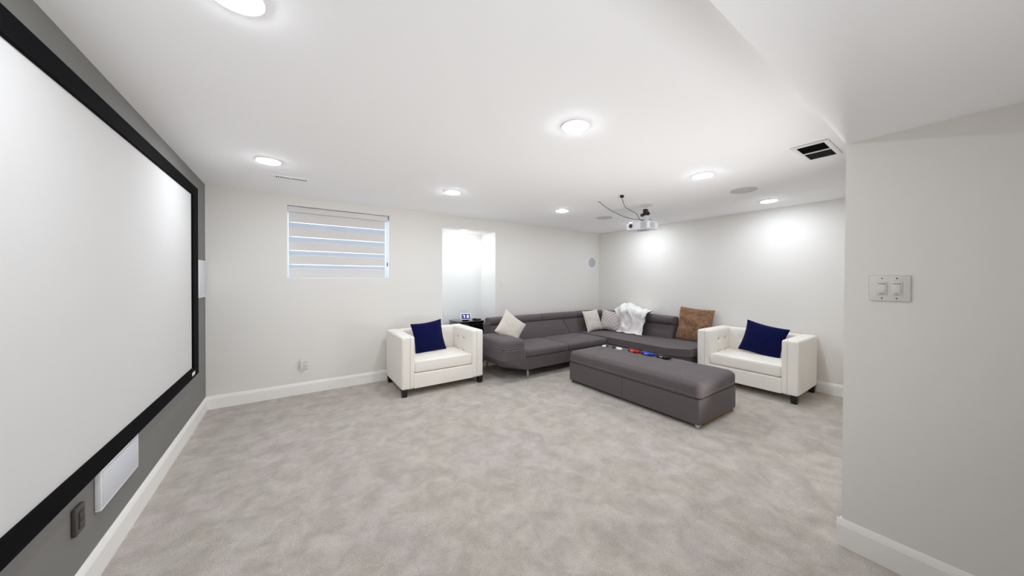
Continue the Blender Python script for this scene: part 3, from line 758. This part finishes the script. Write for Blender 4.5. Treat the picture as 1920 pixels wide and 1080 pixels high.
remote('remote_control', 'black remote with a white end, at the far end of the ottoman', .17, .045, .022, (3.70, 3.010, ZT), math.radians(24), True)
remote('remote_control', 'short black remote next to the white oval gadget', .10, .038, .016, (3.735, 2.890, ZT), math.radians(30))

# ------------------------------------------------------------------ side table in the niche, display and box on it
tb = thing('side_table', 'small glossy black side table standing in the wall niche', 'side table', (2.42, 4.87, 0))
obj('table_top', B(-.235, .235, -.19, .19, .685, .708, bev=.004), 'black_gloss', tb)
for s in (-1, 1): obj('side_panel', B(s*.222-.011, s*.222+.011, -.18, .18, .03, .685, bev=.002), 'black_gloss', tb)
obj('back_panel', B(-.211, .211, .165, .18, .03, .685), 'black_gloss', tb, smooth=False)
obj('shelf', B(-.211, .211, -.175, .165, .30, .318), 'black_gloss', tb, smooth=False)
for z in (.50,):
    d = obj('drawer', B(-.208, .208, -.19, .16, z, .675, bev=.003), 'black_gloss', tb)
    obj('knob', cyl(bmesh.new(), (0, -.19, z+.09), (0, -.205, z+.09), .010, seg=16), 'chrome', d)
for sx in (-1, 1):
    for sy in (-1, 1): obj('leg', B(sx*.215-.012, sx*.215+.012, sy*.17-.012, sy*.17+.012, 0, .031), 'black_gloss', tb, smooth=False)
ds = thing('smart_display', 'small smart display with white bezel and navy clock face on the side table', 'display', (2.37, 4.80, .7085), math.radians(-18))
tl = Matrix.Translation((0, 0, .068)) @ Matrix.Rotation(math.radians(-16), 4, 'X')
obj('body', B(-.086, .086, -.006, .006, -.054, .056, bev=.005, mtx=tl), 'white_gloss', ds)
obj('screen', B(-.070, .070, -.0075, -.006, -.040, .044, mtx=tl), 'screen_navy', ds, smooth=False)
def digit(parent, segs, x):
    bm = bmesh.new(); w, h, t = .013, .021, .006
    S7 = {'a': (-w, w, h-t, h), 'g': (-w, w, -t/2, t/2), 'd': (-w, w, -h, -h+t), 'b': (w-t, w, 0, h), 'c': (w-t, w, -h, 0), 'f': (-w, -w+t, 0, h), 'e': (-w, -w+t, -h, 0)}
    for s in segs: a = S7[s]; box(bm, x+a[0], x+a[1], -.0082, -.0076, a[2]+.002, a[3]+.002, mtx=tl)
    return obj('digit', bm, 'digits', parent, smooth=False)
digit(ds, 'abc', -.030); digit(ds, 'abcdg', .032)
obj('stand', soft(0, .022, .016, .055, .030, .0155, .012, .04), 'black', ds)
bx = thing('set_top_box', 'small black box lying on the side table beside the display', 'box', (2.575, 4.80, .7085), math.radians(10))
obj('case', B(-.062, .062, -.045, .045, 0, .020, bev=.004), 'black', bx)
obj('top_rest', B(-.05, -.02, -.03, .03, .020, .030, bev=.003), 'black', bx)

# ------------------------------------------------------------------ ceiling projector, mount and cables
pr = thing('ceiling_projector', 'white projector hanging upside down from the ceiling, facing the screen', 'projector', (3.84, 2.53, 2.055))
obj('body', soft(0, 0, .056, .118, .158, .052, .014, .05), 'proj', pr)
obj('lens_ring', cyl(bmesh.new(), (-.112, .083, .058), (-.130, .083, .058), .038, .034, 28), 'bracket', pr)
lr = obj('lens', cyl(bmesh.new(), (-.128, .083, .058), (-.134, .083, .058), .027, .025, 28), 'glass_lens', pr)
obj('front_vent', B(-.1205, -.117, -.135, -.055, .016, .096, bev=.002), 'proj_grey', pr)
bm = bmesh.new()
for k in range(6): box(bm, -.1225, -.1195, -.131, -.059, .024+k*.012, .028+k*.012)
obj('vent_slats', bm, 'bracket', pr, smooth=False)
obj('side_vent', B(-.07, .03, -.1605, -.157, .022, .088, bev=.002), 'proj_grey', pr)
bm = bmesh.new()
for k in range(5): box(bm, -.064, .024, -.162, -.159, .030+k*.011, .034+k*.011)
obj('vent_slats', bm, 'bracket', pr, smooth=False)
obj('control_panel', B(-.05, .06, -.07, .05, .001, .0045, bev=.001), 'proj_grey', pr)
obj('foot', cyl(bmesh.new(), (-.09, .12, .005), (-.09, .12, -.008), .010, seg=14), 'bracket', pr)
mn = thing('projector_mount', 'white and black ceiling bracket holding the projector', 'bracket', (3.87, 2.50, H))
obj('ceiling_plate', lathe(bmesh.new(), [(.085, -.0005), (.085, -.006), (.06, -.016), (.028, -.022), (.028, 0-.001)], 36), 'bracket', mn)
obj('pole', cyl(bmesh.new(), (0, 0, -.02), (0, 0, -.055), .019, seg=20), 'bracket', mn)
obj('joint', B(-.026, .026, -.026, .026, -.10, -.052, bev=.006), 'black', mn)
bm = bmesh.new(); cyl(bm, (-.055, .03, -.135), (.04, -.02, -.105), .020, .024, seg=16); cyl(bm, (0, 0, -.10), (0, 0, -.14), .018, seg=16)
obj('swivel', bm, 'black', mn)
bm = bmesh.new(); box(bm, -.034, .034, -.034, .034, -.218, -.138, bev=.008)
obj('bracket_body', bm, 'bracket', mn)
for dx, dy in ((-.07, .09), (-.07, -.09), (.07, .09), (.07, -.09)):
    obj('bracket_arm', tube(bmesh.new(), [(0, 0, -.205), (dx*.8, dy*.8, -.212), (dx, dy, -.224)], .007, 8), 'bracket', mn)
def cable(label, pts, plug=None):
    o = thing('projector_cable', label, 'cable', pts[0], group='cables from the ceiling to the projector'); p0 = Vector(pts[0])
    obj('cord', tube(bmesh.new(), smooth_path([Vector(p)-p0 for p in pts], 8), .0032, 8), 'black_cable', o)
    if plug: obj('plug', B(-.017, .017, -.017, .017, -.030, -.001, bev=.004), 'black', o)
    return o
cable('short black power cable with square plug, from ceiling to the projector mount', [(3.18, 2.36, H), (3.20, 2.37, 2.345), (3.30, 2.40, 2.275), (3.46, 2.43, 2.255), (3.62, 2.46, 2.235), (3.74, 2.49, 2.18), (3.86, 2.47, 2.185), (3.925, 2.455, 2.20), (3.94, 2.44, 2.13)], True)
cable('longer black cable sagging from a bare ceiling hole to the projector mount', [(3.178, 2.708, H), (3.32, 2.67, 2.305), (3.50, 2.62, 2.235), (3.66, 2.57, 2.20), (3.80, 2.52, 2.195), (3.87, 2.49, 2.19)])
